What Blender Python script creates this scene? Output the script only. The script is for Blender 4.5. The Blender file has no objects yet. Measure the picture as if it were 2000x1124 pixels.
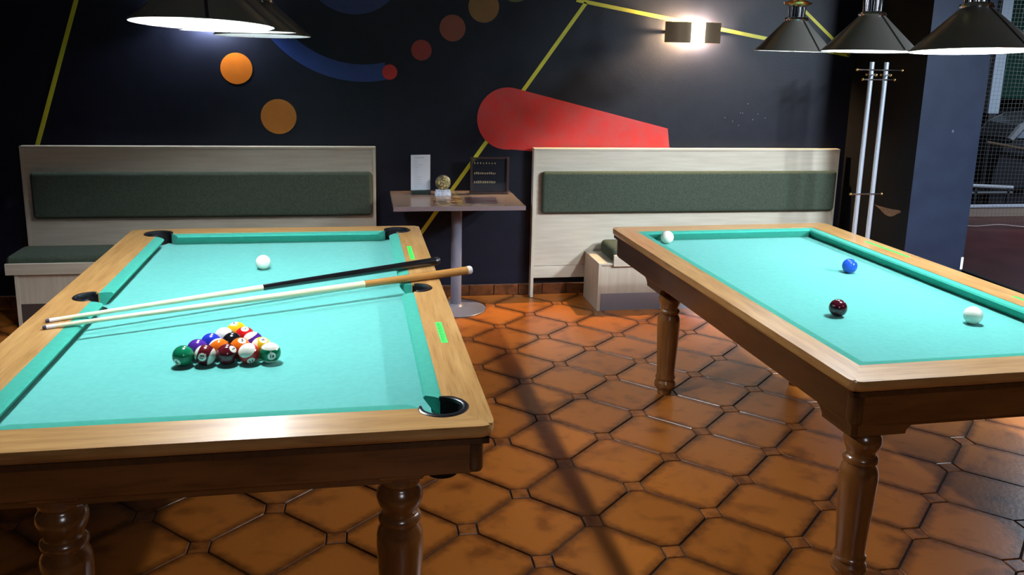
import bpy, bmesh, math, random
from mathutils import Vector, Matrix
random.seed(7)
S = bpy.context.scene
C = S.collection
PI = math.pi
R = math.radians

# ------------------------------------------------------------------ camera, world, lights, exposure
WA, PT, RL, HC = 0.176935, 0.213516, 0.022706, 1.45774
cam = bpy.data.cameras.new('camera'); camo = bpy.data.objects.new('camera', cam); C.objects.link(camo)
cam.sensor_width = 36; cam.lens = 1707.053 / 2000 * 36; cam.shift_y = (464.53 - 562) / 2000
Rz = Matrix.Rotation(-WA, 3, 'Z')
ct, st, cr, sr = math.cos(PT), math.sin(PT), math.cos(RL), math.sin(RL)
rt = Rz @ Vector((cr, sr * st, sr * ct)); up = -(Rz @ Vector((sr, -cr * st, -cr * ct))); fw = Rz @ Vector((0, ct, -st))
m3 = Matrix((rt, up, -fw)).transposed()
camo.matrix_world = Matrix.Translation((0, 0, HC)) @ m3.to_4x4()
cam.clip_start = 0.05
S.camera = camo
w = bpy.data.worlds.new('world'); S.world = w; w.use_nodes = True
w.node_tree.nodes['Background'].inputs[0].default_value = (0.55, 0.62, 0.8, 1)
w.node_tree.nodes['Background'].inputs[1].default_value = 0.01
S.view_settings.view_transform = 'Standard'; S.view_settings.look = 'None'
S.view_settings.exposure = 0.0; S.view_settings.gamma = 1.0; S.view_settings.use_curve_mapping = False

BULB_L, BULB_R = 2350.0, 1900.0          # emission of the lamp bulbs over the two tables
def lamp(kind, name, loc, power, col, size=0.1, rot=(0, 0, 0)):
    l = bpy.data.lights.new(name, kind); l.energy = power; l.color = col
    if kind == 'AREA': l.shape = 'DISK'; l.size = size
    else: l.shadow_soft_size = size
    o = bpy.data.objects.new(name, l); C.objects.link(o); o.location = loc; o.rotation_euler = rot
    return o
for ly_ in (0.7, 1.3, 1.9):                                    # unseen lamps guessed right of the frame, cones shaped to light the right bench
    o_ = lamp('SPOT', 'unseen_bench_spot', (3.78, ly_, 2.25), 290, (0.76, 0.89, 1.0), 0.12)
    o_.data.spot_size = R(60); o_.data.spot_blend = .85
    o_.rotation_euler = (Vector((2.35, 5.0, .05)) - o_.location).to_track_quat('-Z', 'Y').to_euler()
lamp('AREA', 'next_room_fill', (6.6, 6.0, 2.5), 125, (0.75, 0.85, 1.0), 0.9)             # unseen fill added to brighten the room beyond the net
lamp('AREA', 'rear_fill', (0.6, -1.6, 2.5), 24, (0.9, 0.93, 1.0), 1.0, (R(25), 0, 0))   # unseen fill added behind the camera to lift the table aprons

# ------------------------------------------------------------------ materials
MAT = {}
def mat(name, col, rough=0.5, metal=0.0, col2=None, scale=8.0, stretch=(1, 1, 1), detail=4, lo=.35, hi=.65, bump=0.0, bscale=None,
        spec=0.5, coat=0.0, emit=None, estr=0.0, vary=0.0, trans=0.0, alpha=1.0, sheen=0.0):
    if name in MAT: return MAT[name]
    m = bpy.data.materials.new(name); m.use_nodes = True; MAT[name] = m
    nt = m.node_tree; N = nt.nodes; L = nt.links; b = N['Principled BSDF']
    b.inputs['Base Color'].default_value = (*col, 1); b.inputs['Roughness'].default_value = rough
    b.inputs['Metallic'].default_value = metal; b.inputs['Specular IOR Level'].default_value = spec
    b.inputs['Coat Weight'].default_value = coat; b.inputs['Coat Roughness'].default_value = 0.12
    b.inputs['Transmission Weight'].default_value = trans; b.inputs['Alpha'].default_value = alpha
    b.inputs['Sheen Weight'].default_value = sheen
    if emit: b.inputs['Emission Color'].default_value = (*emit, 1); b.inputs['Emission Strength'].default_value = estr
    tc = N.new('ShaderNodeTexCoord'); mp = N.new('ShaderNodeMapping'); mp.inputs['Scale'].default_value = stretch
    L.new(tc.outputs['Object'], mp.inputs['Vector'])
    vec = mp.outputs['Vector']
    if vary:
        oi = N.new('ShaderNodeObjectInfo'); ad = N.new('ShaderNodeVectorMath'); ad.operation = 'ADD'
        ml = N.new('ShaderNodeVectorMath'); ml.operation = 'SCALE'; ml.inputs['Scale'].default_value = 37.0
        cx = N.new('ShaderNodeCombineXYZ')
        L.new(oi.outputs['Random'], cx.inputs[0]); L.new(oi.outputs['Random'], cx.inputs[1])
        L.new(cx.outputs[0], ml.inputs[0]); L.new(mp.outputs['Vector'], ad.inputs[0]); L.new(ml.outputs[0], ad.inputs[1])
        vec = ad.outputs[0]
    if col2:
        n = N.new('ShaderNodeTexNoise'); n.inputs['Scale'].default_value = scale; n.inputs['Detail'].default_value = detail
        L.new(vec, n.inputs['Vector'])
        r = N.new('ShaderNodeValToRGB'); r.color_ramp.elements[0].position = lo; r.color_ramp.elements[1].position = hi
        r.color_ramp.elements[0].color = (*col, 1); r.color_ramp.elements[1].color = (*col2, 1)
        L.new(n.outputs['Fac'], r.inputs['Fac']); out = r.outputs['Color']
        if vary:
            hs = N.new('ShaderNodeHueSaturation'); mr = N.new('ShaderNodeMapRange')
            mr.inputs['To Min'].default_value = 1 - vary; mr.inputs['To Max'].default_value = 1 + vary
            L.new(oi.outputs['Random'], mr.inputs['Value']); L.new(mr.outputs[0], hs.inputs['Value']); L.new(out, hs.inputs['Color']); out = hs.outputs[0]
        L.new(out, b.inputs['Base Color'])
    if bump:
        n2 = N.new('ShaderNodeTexNoise'); n2.inputs['Scale'].default_value = bscale or scale * 3; n2.inputs['Detail'].default_value = 3
        L.new(vec, n2.inputs['Vector'])
        bp = N.new('ShaderNodeBump'); bp.inputs['Strength'].default_value = bump; bp.inputs['Distance'].default_value = 0.004
        L.new(n2.outputs['Fac'], bp.inputs['Height']); L.new(bp.outputs[0], b.inputs['Normal'])
    return m

oak = dict(col=(0.38, 0.195, 0.060), col2=(0.54, 0.315, 0.115), rough=0.34, coat=0.35, scale=5, detail=7, lo=.3, hi=.7, bump=.05)
def grain(name, sx, sy, **k):
    d = dict(oak); d.update(k)
    m = mat(name, stretch=(sx, sy, 4), **d)
    nt = m.node_tree; N = nt.nodes; L = nt.links; b = N['Principled BSDF']
    src = b.inputs['Base Color'].links[0].from_socket                    # fine dark pores over the broad figure
    tc = N.new('ShaderNodeTexCoord'); mp = N.new('ShaderNodeMapping'); mp.inputs['Scale'].default_value = (sx * 9 if sx > sy else 3.5, sy * 9 if sy > sx else 3.5, 30)
    n = N.new('ShaderNodeTexNoise'); n.inputs['Scale'].default_value = 2.2; n.inputs['Detail'].default_value = 5
    r = N.new('ShaderNodeValToRGB'); r.color_ramp.elements[0].position = .30; r.color_ramp.elements[1].position = .46
    r.color_ramp.elements[0].color = (.50, .42, .36, 1); r.color_ramp.elements[1].color = (1, 1, 1, 1)
    mx = N.new('ShaderNodeMix'); mx.data_type = 'RGBA'; mx.blend_type = 'MULTIPLY'; mx.inputs[0].default_value = .55
    L.new(tc.outputs['Object'], mp.inputs['Vector']); L.new(mp.outputs[0], n.inputs['Vector']); L.new(n.outputs['Fac'], r.inputs['Fac'])
    L.new(src, mx.inputs[6]); L.new(r.outputs[0], mx.inputs[7]); L.new(mx.outputs[2], b.inputs['Base Color'])
    return m
OAK_Y = grain('honey_oak_lengthwise', 9, .9)
OAK_X = grain('honey_oak_crosswise', .9, 9)
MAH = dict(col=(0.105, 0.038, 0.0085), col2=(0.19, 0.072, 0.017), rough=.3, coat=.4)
MAH_Y = grain('shaded_brown_oak_lengthwise', 9, .9, **dict(MAH, col=(0.042, 0.016, 0.0045), col2=(0.075, 0.030, 0.009)))  # apron wood darkened to put the dimness of the long sides into its colour
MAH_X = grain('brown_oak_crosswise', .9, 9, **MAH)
LEGM = mat('brown_oak_turned', (0.125, 0.046, 0.012), rough=.22, coat=.6, col2=(0.21, 0.08, 0.02), scale=5, stretch=(4, 4, .7), detail=5)
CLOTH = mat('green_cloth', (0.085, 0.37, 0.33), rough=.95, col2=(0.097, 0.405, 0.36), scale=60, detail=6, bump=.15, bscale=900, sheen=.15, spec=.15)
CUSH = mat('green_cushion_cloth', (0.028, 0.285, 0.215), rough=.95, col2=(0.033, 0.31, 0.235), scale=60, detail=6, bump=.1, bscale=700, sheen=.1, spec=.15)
BLACKP = mat('black_plastic', (0.008, 0.009, 0.012), rough=.3, spec=.5)
BLACKR = mat('black_rubber', (0.004, 0.004, 0.005), rough=.8, spec=.2)
NEON = mat('neon_green_film', (0.05, 0.78, 0.10), rough=.6)
INK = mat('dark_ink', (0.01, 0.15, 0.03), rough=.7)
WALLM = mat('midnight_blue_paint', (0.0034, 0.0048, 0.0120), rough=.46, col2=(0.0046, 0.0062, 0.0150), scale=14, bump=.09, bscale=120, spec=.22)
WALLB = mat('black_paint', (0.0022, 0.0022, 0.003), rough=.6, spec=.12)
PILM = mat('slate_blue_paint', (0.0095, 0.0150, 0.0330), rough=.55, col2=(0.0125, 0.0190, 0.0400), scale=9, bump=.08, bscale=90, spec=.2)
CEILM = mat('grey_ceiling_paint', (0.11, 0.107, 0.10), rough=.9)
GROUT = mat('grey_grout', (0.030, 0.025, 0.024), rough=.9, col2=(0.065, 0.056, 0.052), scale=30, bump=.3)
PALE = mat('pale_maple_laminate', (0.47, 0.42, 0.335), rough=.42, col2=(0.55, 0.50, 0.41), scale=4, stretch=(1, 12, 12), detail=6)
PALEV = mat('pale_maple_laminate_upright', (0.47, 0.42, 0.335), rough=.42, col2=(0.55, 0.50, 0.41), scale=4, stretch=(12, 12, 1), detail=6)
KICK = mat('grey_kick_plate', (0.26, 0.30, 0.38), rough=.3, metal=.35)
FELT = mat('moss_green_upholstery', (0.038, 0.052, 0.038), rough=.95, col2=(0.062, 0.082, 0.060), scale=180, detail=3, bump=.4, bscale=500, sheen=.0, spec=.15)
TTOP = mat('taupe_laminate', (0.17, 0.125, 0.10), rough=.22, col2=(0.21, 0.16, 0.13), scale=5, stretch=(2, 14, 2), detail=5)
TEDGE = mat('mauve_table_edge', (0.20, 0.145, 0.15), rough=.4)
GREYM = mat('grey_enamel', (0.17, 0.175, 0.23), rough=.35, spec=.5)
CHROME = mat('chrome', (0.75, 0.76, 0.80), rough=.12, metal=1)
BRASS = mat('brass', (0.65, 0.42, 0.14), rough=.25, metal=1)
SILVER = mat('silver_tube', (0.55, 0.60, 0.70), rough=.32, metal=.55)
SHADE = mat('bronze_lamp_shade', (0.21, 0.197, 0.175), rough=.28, metal=.30)
SHADEIN = mat('white_shade_lining', (0.85, 0.87, 0.9), rough=.6)

# ------------------------------------------------------------------ geometry helpers
def link(name, bm, m, parent=None, smooth=False, loc=None):
    me = bpy.data.meshes.new(name); bm.normal_update(); bm.to_mesh(me); bm.free()
    for x in (m if isinstance(m, (list, tuple)) else [m]): me.materials.append(x)
    if smooth:
        me.polygons.foreach_set('use_smooth', [True] * len(me.polygons))
        me.set_sharp_from_angle(angle=R(38))
    o = bpy.data.objects.new(name, me); C.objects.link(o)
    if parent: o.parent = parent
    if loc: o.location = loc
    return o
def tag(o, label=None, cat=None, group=None, kind=None):
    if label: o['label'] = label
    if cat: o['category'] = cat
    if group: o['group'] = group
    if kind: o['kind'] = kind
    return o
def thing(name, label, cat, loc=(0, 0, 0), rz=0, group=None):
    o = bpy.data.objects.new(name, None); C.objects.link(o); o.location = loc; o.rotation_euler = (0, 0, rz); o.empty_display_size = .05
    return tag(o, label, cat, group)
def box(bm, x0, x1, y0, y1, z0, z1, bev=0.0, seg=2):
    r = bmesh.ops.create_cube(bm, size=1, matrix=Matrix.Translation(((x0 + x1) / 2, (y0 + y1) / 2, (z0 + z1) / 2)) @ Matrix.Diagonal((x1 - x0, y1 - y0, z1 - z0, 1)))
    if bev:
        es = list({e for v in r['verts'] for e in v.link_edges})
        bmesh.ops.bevel(bm, geom=es, offset=bev, segments=seg, profile=.5, affect='EDGES', clamp_overlap=True)
    return bm
def nb(*a, **k): return box(bmesh.new(), *a, **k)
def lathe(prof, seg=32, bm=None, M=None, caps=True):
    bm = bm or bmesh.new(); rings = []
    for r, z in prof:
        if r < 1e-6: rings.append([bm.verts.new((0, 0, z))])
        else: rings.append([bm.verts.new((r * math.cos(2 * PI * i / seg), r * math.sin(2 * PI * i / seg), z)) for i in range(seg)])
    for a, b in zip(rings, rings[1:]):
        for i in range(seg):
            j = (i + 1) % seg
            if len(a) == 1 and len(b) == 1: continue
            if len(a) == 1: bm.faces.new((a[0], b[j], b[i]))
            elif len(b) == 1: bm.faces.new((a[i], a[j], b[0]))
            else: bm.faces.new((a[i], a[j], b[j], b[i]))
    if caps:
        if len(rings[0]) > 1: bm.faces.new(rings[0][::-1])
        if len(rings[-1]) > 1: bm.faces.new(rings[-1])
    if M is not None: bmesh.ops.transform(bm, matrix=M, verts=[v for rr in rings for v in rr])
    return bm
def along(a, b):
    a, b = Vector(a), Vector(b); d = b - a
    return Matrix.Translation(a) @ d.to_track_quat('Z', 'Y').to_matrix().to_4x4()
def tube(a, b, r, bm=None, seg=12, r2=None):
    L = (Vector(b) - Vector(a)).length
    return lathe([(r, 0), (r2 if r2 is not None else r, L)], seg, bm, along(a, b))
def prism(poly, z0, z1, bm=None, bevel_edges=None, bev=.01, seg=3):
    """polygon extruded up; bevel_edges: indices i of edges (i,i+1) whose top and bottom outer corners are rounded"""
    bm = bm or bmesh.new(); n = len(poly)
    lo = [bm.verts.new((p[0], p[1], z0)) for p in poly]; hi = [bm.verts.new((p[0], p[1], z1)) for p in poly]
    area = sum(poly[i][0] * poly[(i + 1) % n][1] - poly[(i + 1) % n][0] * poly[i][1] for i in range(n))
    if area < 0: pass
    f = bm.faces.new(hi if area > 0 else hi[::-1]); g = bm.faces.new(lo[::-1] if area > 0 else lo)
    for i in range(n):
        j = (i + 1) % n
        bm.faces.new((lo[i], lo[j], hi[j], hi[i]) if area > 0 else (lo[j], lo[i], hi[i], hi[j]))
    if bevel_edges:
        et = [bm.edges.get((hi[i], hi[(i + 1) % n])) for i in bevel_edges]; eb_ = [bm.edges.get((lo[i], lo[(i + 1) % n])) for i in bevel_edges]
        bmesh.ops.bevel(bm, geom=[e for e in et if e], offset=bev, segments=seg, profile=.5, affect='EDGES', clamp_overlap=True)
        eb_ = [e for e in eb_ if e and e.is_valid]
        bmesh.ops.bevel(bm, geom=eb_, offset=bev * 2.2, segments=seg, profile=.5, affect='EDGES', clamp_overlap=True)
    return bm
def xzprism(poly, y0, y1):
    """polygon in x,z given thickness in y"""
    bm = bmesh.new(); n = len(poly)
    a = [bm.verts.new((p[0], y0, p[1])) for p in poly]; b = [bm.verts.new((p[0], y1, p[1])) for p in poly]
    bm.faces.new(a); bm.faces.new(b[::-1])
    for i in range(n): bm.faces.new((a[(i + 1) % n], a[i], b[i], b[(i + 1) % n]))
    bmesh.ops.recalc_face_normals(bm, faces=bm.faces)
    return bm
def arc(cx, cy, r, a0, a1, n):
    return [(cx + r * math.cos(a0 + (a1 - a0) * i / n), cy + r * math.sin(a0 + (a1 - a0) * i / n)) for i in range(n + 1)]

# ------------------------------------------------------------------ room
YW, XP, YP = 5.02, 3.0, 4.31           # back wall, left face of the pillar, front face of the pillar
XL, XS = -2.05, 4.15                   # left wall, edge of the tiled floor
fl = tag(link('floor', nb(XL, XS, -2.2, YW, -.05, -.0045), GROUT), kind='structure')
tag(fl, 'dark grey grout bed under the terracotta tiles')
TILE = mat('terracotta_glaze', (0.180, 0.046, 0.007), rough=.30, col2=(0.46, 0.145, 0.022), scale=9, detail=7, lo=.22, hi=.48, bump=.10, bscale=60, vary=.16, spec=.5)
# wear along the tile rim: darker towards the edge of each tile
def rim(m, size):
    nt = m.node_tree; N = nt.nodes; L = nt.links; b = N['Principled BSDF']
    src = b.inputs['Base Color'].links[0].from_socket
    tc = N.new('ShaderNodeTexCoord'); ab = N.new('ShaderNodeVectorMath'); ab.operation = 'ABSOLUTE'
    sp = N.new('ShaderNodeSeparateXYZ'); mx = N.new('ShaderNodeMath'); mx.operation = 'MAXIMUM'
    ns = N.new('ShaderNodeTexNoise'); ns.inputs['Scale'].default_value = 30; ns.inputs['Detail'].default_value = 5
    ad = N.new('ShaderNodeMath'); ad.operation = 'MULTIPLY_ADD'; ad.inputs[1].default_value = .045; 
    rp = N.new('ShaderNodeValToRGB'); rp.color_ramp.elements[0].position = size * .80 + .018; rp.color_ramp.elements[1].position = size + .022
    rp.color_ramp.elements[0].color = (1, 1, 1, 1); rp.color_ramp.elements[1].color = (.30, .27, .27, 1)
    ml = N.new('ShaderNodeMix'); ml.data_type = 'RGBA'; ml.blend_type = 'MULTIPLY'; ml.inputs[0].default_value = 1
    L.new(tc.outputs['Object'], ab.inputs[0]); L.new(ab.outputs[0], sp.inputs[0]); L.new(sp.outputs[0], mx.inputs[0]); L.new(sp.outputs[1], mx.inputs[1])
    L.new(tc.outputs['Object'], ns.inputs['Vector']); L.new(ns.outputs['Fac'], ad.inputs[0]); L.new(mx.outputs[0], ad.inputs[2])
    L.new(ad.outputs[0], rp.inputs['Fac']); L.new(src, ml.inputs[6]); L.new(rp.outputs[0], ml.inputs[7]); L.new(ml.outputs[2], b.inputs['Base Color'])
rim(TILE, .1375)
TILE2 = mat('terracotta_inset_glaze', (0.16, 0.043, 0.008), rough=.32, col2=(0.38, 0.12, 0.022), scale=26, detail=5, lo=.36, hi=.6, bump=.1, vary=.16)
TO = Vector((0.722, 3.225)); TA = R(-45.63); TP = .2811
ea, eb = Vector((math.cos(TA), math.sin(TA))), Vector((-math.sin(TA), math.cos(TA)))
h = TP / 2 - .0026; cc = .0275 + .0052            # half size, corner cut distance from the lattice point
k = TP / 2 * 2 - cc * math.sqrt(2) - h            # clipped corner: |x|+|y| = TP - cc*sqrt2
OCT = [(h, k), (k, h), (-k, h), (-h, k), (-h, -k), (-k, -h), (k, -h), (h, -k)]
q = .0275 * math.sqrt(2)
SQ = [(q, 0), (0, q), (-q, 0), (0, -q)]
def tilemesh(poly, name):
    bm = bmesh.new(); n = len(poly)
    cx = sum(p[0] for p in poly) / n; cy = sum(p[1] for p in poly) / n
    s = .0018
    def ins(p):
        d = Vector((cx - p[0], cy - p[1])); return Vector(p) + d.normalized() * s
    A = [bm.verts.new((p[0], p[1], -.006)) for p in poly]; B = [bm.verts.new((p[0], p[1], -.0022)) for p in poly]
    D = [bm.verts.new((*ins(p), 0)) for p in poly]
    for i in range(n):
        j = (i + 1) % n
        bm.faces.new((A[i], A[j], B[j], B[i])); bm.faces.new((B[i], B[j], D[j], D[i]))
    bm.faces.new(D)
    return bm
def clip(poly, ax, lim, sgn):
    out = []
    for i in range(len(poly)):
        a, b = poly[i], poly[(i + 1) % len(poly)]
        fa, fb = sgn * (lim - a[ax]), sgn * (lim - b[ax])
        if fa >= 0: out.append(a)
        if (fa >= 0) != (fb >= 0):
            t = fa / (fa - fb); out.append((a[0] + (b[0] - a[0]) * t, a[1] + (b[1] - a[1]) * t))
    return out
def toimg(P):
    d = m3.transposed() @ (Vector(P) - Vector((0, 0, HC)))
    if d.z > -.1: return None
    return d.x / -d.z * 1707, d.y / -d.z * 1707
shared = {}
cands = []
for kind, poly, off in (('tile', OCT, .5), ('inset_tile', SQ, 0)):
    for i in range(-24, 25):
        for j in range(-24, 25):
            c = TO + ea * (TP * (i + off)) + eb * (TP * (j + off))
            if not (XL - .2 < c.x < XS + .2 and .5 < c.y < YW + .2): continue
            pw = [tuple(c + ea * p[0] + eb * p[1]) for p in poly]
            cl = pw
            for ax, lim, sg in ((0, XL, -1), (0, XS, 1), (1, YW - .001, 1), (1, .5, -1)): cl = clip(cl, ax, lim, sg) if cl else cl
            if len(cl) < 3: continue
            ar = abs(sum(cl[a][0] * cl[(a + 1) % len(cl)][1] - cl[(a + 1) % len(cl)][0] * cl[a][1] for a in range(len(cl)))) / 2
            if ar < 2e-5: continue
            # octagons/insets under the pillar are left out
            if c.x > XP + .12 and c.y > YP + .12 and c.x < 3.3: continue
            im = toimg((c.x, c.y, 0)); vis = im is not None and abs(im[0]) < 1060 and -1250 < im[1] < 700
            cands.append((kind, c, cl, len(cl) == len(poly) and all((Vector(a) - Vector(b)).length < 1e-6 for a, b in zip(cl, pw)), vis, c.length))
rest = {'tile': bmesh.new(), 'inset_tile': bmesh.new()}
for kind in ('tile', 'inset_tile'):
    L_ = sorted([c for c in cands if c[0] == kind], key=lambda c: (not c[4], c[5]))
    for n_, (kd, c, cl, whole, vis, dist) in enumerate(L_):
        if n_ < 298:
            if whole:
                if kind not in shared:
                    o = link(kind, tilemesh(OCT if kind == 'tile' else SQ, kind), TILE if kind == 'tile' else TILE2, fl); shared[kind] = o.data
                else:
                    o = bpy.data.objects.new(kind, shared[kind]); C.objects.link(o); o.parent = fl
                o.rotation_euler = (0, 0, TA + (PI / 2) * random.randrange(4))
            else:
                ca, sa = math.cos(-TA), math.sin(-TA)
                loc_ = [((p[0] - c.x) * ca - (p[1] - c.y) * sa, (p[0] - c.x) * sa + (p[1] - c.y) * ca) for p in cl]
                o = link(kind, tilemesh(loc_, kind), TILE if kind == 'tile' else TILE2, fl); o.rotation_euler = (0, 0, TA)
            o.location = (c.x, c.y, random.uniform(-.0006, .0004))
        else:
            t = tilemesh(cl, 'x'); me_ = bpy.data.meshes.new('x'); t.to_mesh(me_); t.free(); rest[kind].from_mesh(me_); bpy.data.meshes.remove(me_)
for kind, bm in rest.items():
    if len(bm.verts): tag(link('outer_' + kind, bm, TILE2, fl), kind='stuff')
    else: bm.free()

REDF = mat('dark_red_floor', (0.040, 0.0075, 0.009), rough=.3, col2=(0.060, 0.012, 0.012), scale=3, detail=4, spec=.5)
tag(link('floor', nb(XS + .0, 10.5, -2.2, 9.4, -.05, -.002), REDF), 'dark red glossy floor of the next room', kind='structure')
tag(link('trim_1', nb(XS - .01, XS + .035, 3.0, 5.6, -.0015, .012, bev=.004), BLACKR), 'black strip between tiled floor and red floor', kind='structure')
wb = tag(link('wall_back', nb(XL - .2, XP + .02, YW, YW + .2, -.05, 2.7), WALLM), 'midnight blue back wall with a painted abstract mural', kind='structure')
tag(link('wall_left', nb(XL - .2, XL, -2.2, YW, -.05, 2.7), WALLB), 'black left wall', kind='structure')
tag(link('wall_front', nb(XL - .2, 10.5, -2.4, -2.2, -.05, 2.7), WALLB), 'dark wall behind the photographer', kind='structure')
tag(link('wall_right', nb(10.5, 10.7, -2.4, 9.6, -.05, 2.7), WALLB), 'dark far right wall', kind='structure')
tag(link('ceiling', nb(XL - .2, 10.7, -2.4, 9.6, 2.7, 2.8), CEILM), 'dark ceiling', kind='structure')
# pillar: black side, blue front
pil = bmesh.new(); box(pil, XP, 3.375, YP, YW + .2, -.05, 2.7)
for f in pil.faces: f.material_index = 1 if f.normal.y < -.5 else 0
pl = tag(link('wall_pillar', pil, [WALLB, PILM]), 'square pillar with black side and slate blue front', kind='structure')
CHIP = mat('bare_brown_plaster', (0.10, 0.062, 0.038), rough=.8, col2=(0.05, 0.032, 0.022), scale=60)
cp = [(4.640, .602), (4.575, .603), (4.52, .604), (4.46, .607), (4.41, .612), (4.385, .613), (4.382, .602), (4.41, .590), (4.44, .572), (4.475, .562), (4.51, .562), (4.545, .572), (4.575, .585), (4.60, .592)]
bm = bmesh.new(); A = [bm.verts.new((XP - .0025, a, b)) for a, b in cp]; B = [bm.verts.new((XP + .001, a, b)) for a, b in cp]
bm.faces.new(A); bm.faces.new(B[::-1])
for i in range(len(cp)): bm.faces.new((A[i], A[(i + 1) % len(cp)], B[(i + 1) % len(cp)], B[i]))
bmesh.ops.recalc_face_normals(bm, faces=bm.faces); tag(link('paint_chip', bm, CHIP, pl), 'brown fish-shaped patch where the paint has come off')
link('corner_tape', nb(3.362, 3.3765, YP - .0015, YP + .01, .285, .355), mat('white_tape', (.8, .82, .85), rough=.5), pl)
link('wall_scuff', nb(3.20, 3.212, YP - .0008, YP + .002, 1.06, 1.075), mat('pale_scuff', (.05, .06, .09), rough=.6), pl)

# mural, painted on the back wall: thin coats of paint
def paint(name, col, poly, label=None, rough=.45, n=[0], col2=None, lift=0):
    m = mat('paint_%s_%d' % (name, n[0]), col, rough=rough, col2=col2 or tuple(c * 1.12 for c in col), scale=16, bump=.07, bscale=120, spec=.35); n[0] += 1
    o = link(name, xzprism(poly, YW - .0012 - lift, YW + .001), m, wb)
    if label: o['label'] = label
    return o
def disc(x, z, r, col, label): paint('painted_circle', col, arc(x, z, r, 0, 2 * PI, 48)[:-1], label)
disc(-.644, 1.317, .084, (.60, .155, .008), 'bright orange circle'); disc(-.430, 1.059, .096, (.46, .155, .012), 'dull orange circle, the largest')
disc(.358, 1.436, .057, (.25, .022, .016), 'dark red circle'); disc(.532, 1.561, .073, (.20, .048, .024), 'reddish brown circle')
disc(.707, 1.682, .087, (.19, .085, .020), 'ochre brown circle'); disc(.885, 1.812, .10, (.07, .085, .02), 'olive green circle')
disc(-.010, 1.897, .277, (.016, .026, .12), 'large navy blue circle')
a0, a1 = R(-77), R(-178)
paint('painted_arc', (.009, .034, .17), arc(.030, 1.899, .643, a0, a1, 40) + arc(.030, 1.899, .548, a1, a0, 40), 'blue curved band')
o = paint('painted_circle', (.50, .018, .014), arc(.181, 1.312, .042, 0, 2 * PI, 40)[:-1], 'small bright red circle at the end of the blue band', lift=.0006)
def stripe(a, b, w_=.022, label=None):
    d = (Vector(b) - Vector(a)).normalized(); nn = Vector((-d.y, d.x)) * w_ / 2
    paint('painted_line', (.50, .47, .030), [tuple(Vector(a) + nn), tuple(Vector(b) + nn), tuple(Vector(b) - nn), tuple(Vector(a) - nn)], label)
stripe((-1.70, .846), (-1.375, 1.82), .022, 'dim yellow line above the left bench')
stripe((.125, .06), (1.297, 1.722), .022, 'yellow line running behind the small table')
stripe((1.24, 1.735), (2.965, 1.460), .021, 'yellow line passing the right wall lamp')
stripe((2.965, 1.460), (2.30, 1.99), .018, 'dull yellow line by the pillar corner')
th = math.atan2(1.012 - 1.236, 1.827 - .833); c0 = (.857, 1.058)
poly = arc(c0[0], c0[1], .179, th + PI / 2, 1.5 * PI + .12, 36) + [(1.862, .80), (1.830, 1.008)]
paint('painted_teardrop', (.52, .022, .018), poly, 'big red teardrop shape above the right bench', col2=(.43, .040, .040), lift=.0009)
bm = bmesh.new()
for sx_, sz_ in ((2.285, 1.105), (2.300, 1.104), (2.19, 1.075), (2.40, 1.10), (2.37, 1.065), (2.24, 1.055), (2.45, 1.075), (2.33, 1.16), (2.28, 1.03)):
    xz_ = arc(sx_, sz_, .0028, 0, 2 * PI, 7)[:-1]; t_ = xzprism(xz_, YW - .0012, YW + .001)
    me_ = bpy.data.meshes.new('x'); t_.to_mesh(me_); t_.free(); bm.from_mesh(me_); bpy.data.meshes.remove(me_)
tag(link('paint_specks', bm, mat('pale_speck', (.10, .105, .12), rough=.6), wb), kind='stuff')
# skirting of brown tiles
SKT = mat('brown_skirting_glaze', (0.055, 0.016, 0.005), rough=.34, col2=(0.13, 0.040, 0.011), scale=26, detail=5, lo=.36, hi=.6, bump=.1, vary=.16)
bb = tag(link('baseboard_back', nb(XL, XP, YW - .004, YW, 0, .068), GROUT), 'skirting of brown glazed tiles', kind='structure')
x = XL + .012; tm = None
while x < XP - .02:
    wd = min(.145, XP - .008 - x)
    if wd > .14 and tm:
        o = bpy.data.objects.new('tile', tm); C.objects.link(o); o.parent = bb
    else:
        o = link('tile', nb(0, wd, -.010, -.0005, .002, .066, bev=.0015, seg=1), SKT, bb); tm = tm or o.data
    o.location = (x, YW - .0035, 0); x += .149
SKL = tag(link('baseboard_left', nb(XL, XL + .009, -2.2, YW - .01, 0, .068), SKT), kind='structure')

# ------------------------------------------------------------------ next room beyond the net
tag(link('wall_far', nb(3.375, 10.5, 9.4, 9.6, -.05, 2.7), mat('far_dark_wall', (.012, .013, .016), rough=.5)), 'dark far wall of the next room', kind='structure')
tag(link('wall_far_green', nb(6.62, 9.2, 9.1, 9.4, 1.02, 2.7), mat('far_green_panel', (.010, .060, .045), rough=.5, col2=(.013, .075, .055), scale=2)), 'green upper wall in the next room', kind='structure')
t = thing('low_barrier', 'long low beige barrier on the red floor behind the net', 'barrier', (7.2, 7.26, 0))
link('panel', nb(-2.6, 2.6, -.035, .035, 0, .085), mat('beige_barrier', (.30, .235, .19), rough=.6), t)
link('cap', nb(-2.61, 2.61, -.04, .04, .085, .105, bev=.004), mat('white_cap', (.45, .50, .58), rough=.4), t)
t = thing('white_post', 'pale blue-white upright post in the next room beside green wall', 'post', (6.545, 8.25, 0))
link('shaft', nb(-.062, .062, -.05, .05, .9, 2.7, bev=.006), mat('pale_post', (.34, .42, .50), rough=.5), t)
link('lower_shaft', nb(-.050, .050, -.045, .045, 0, .9), mat('dark_post', (.02, .02, .025), rough=.6), t)
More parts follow.
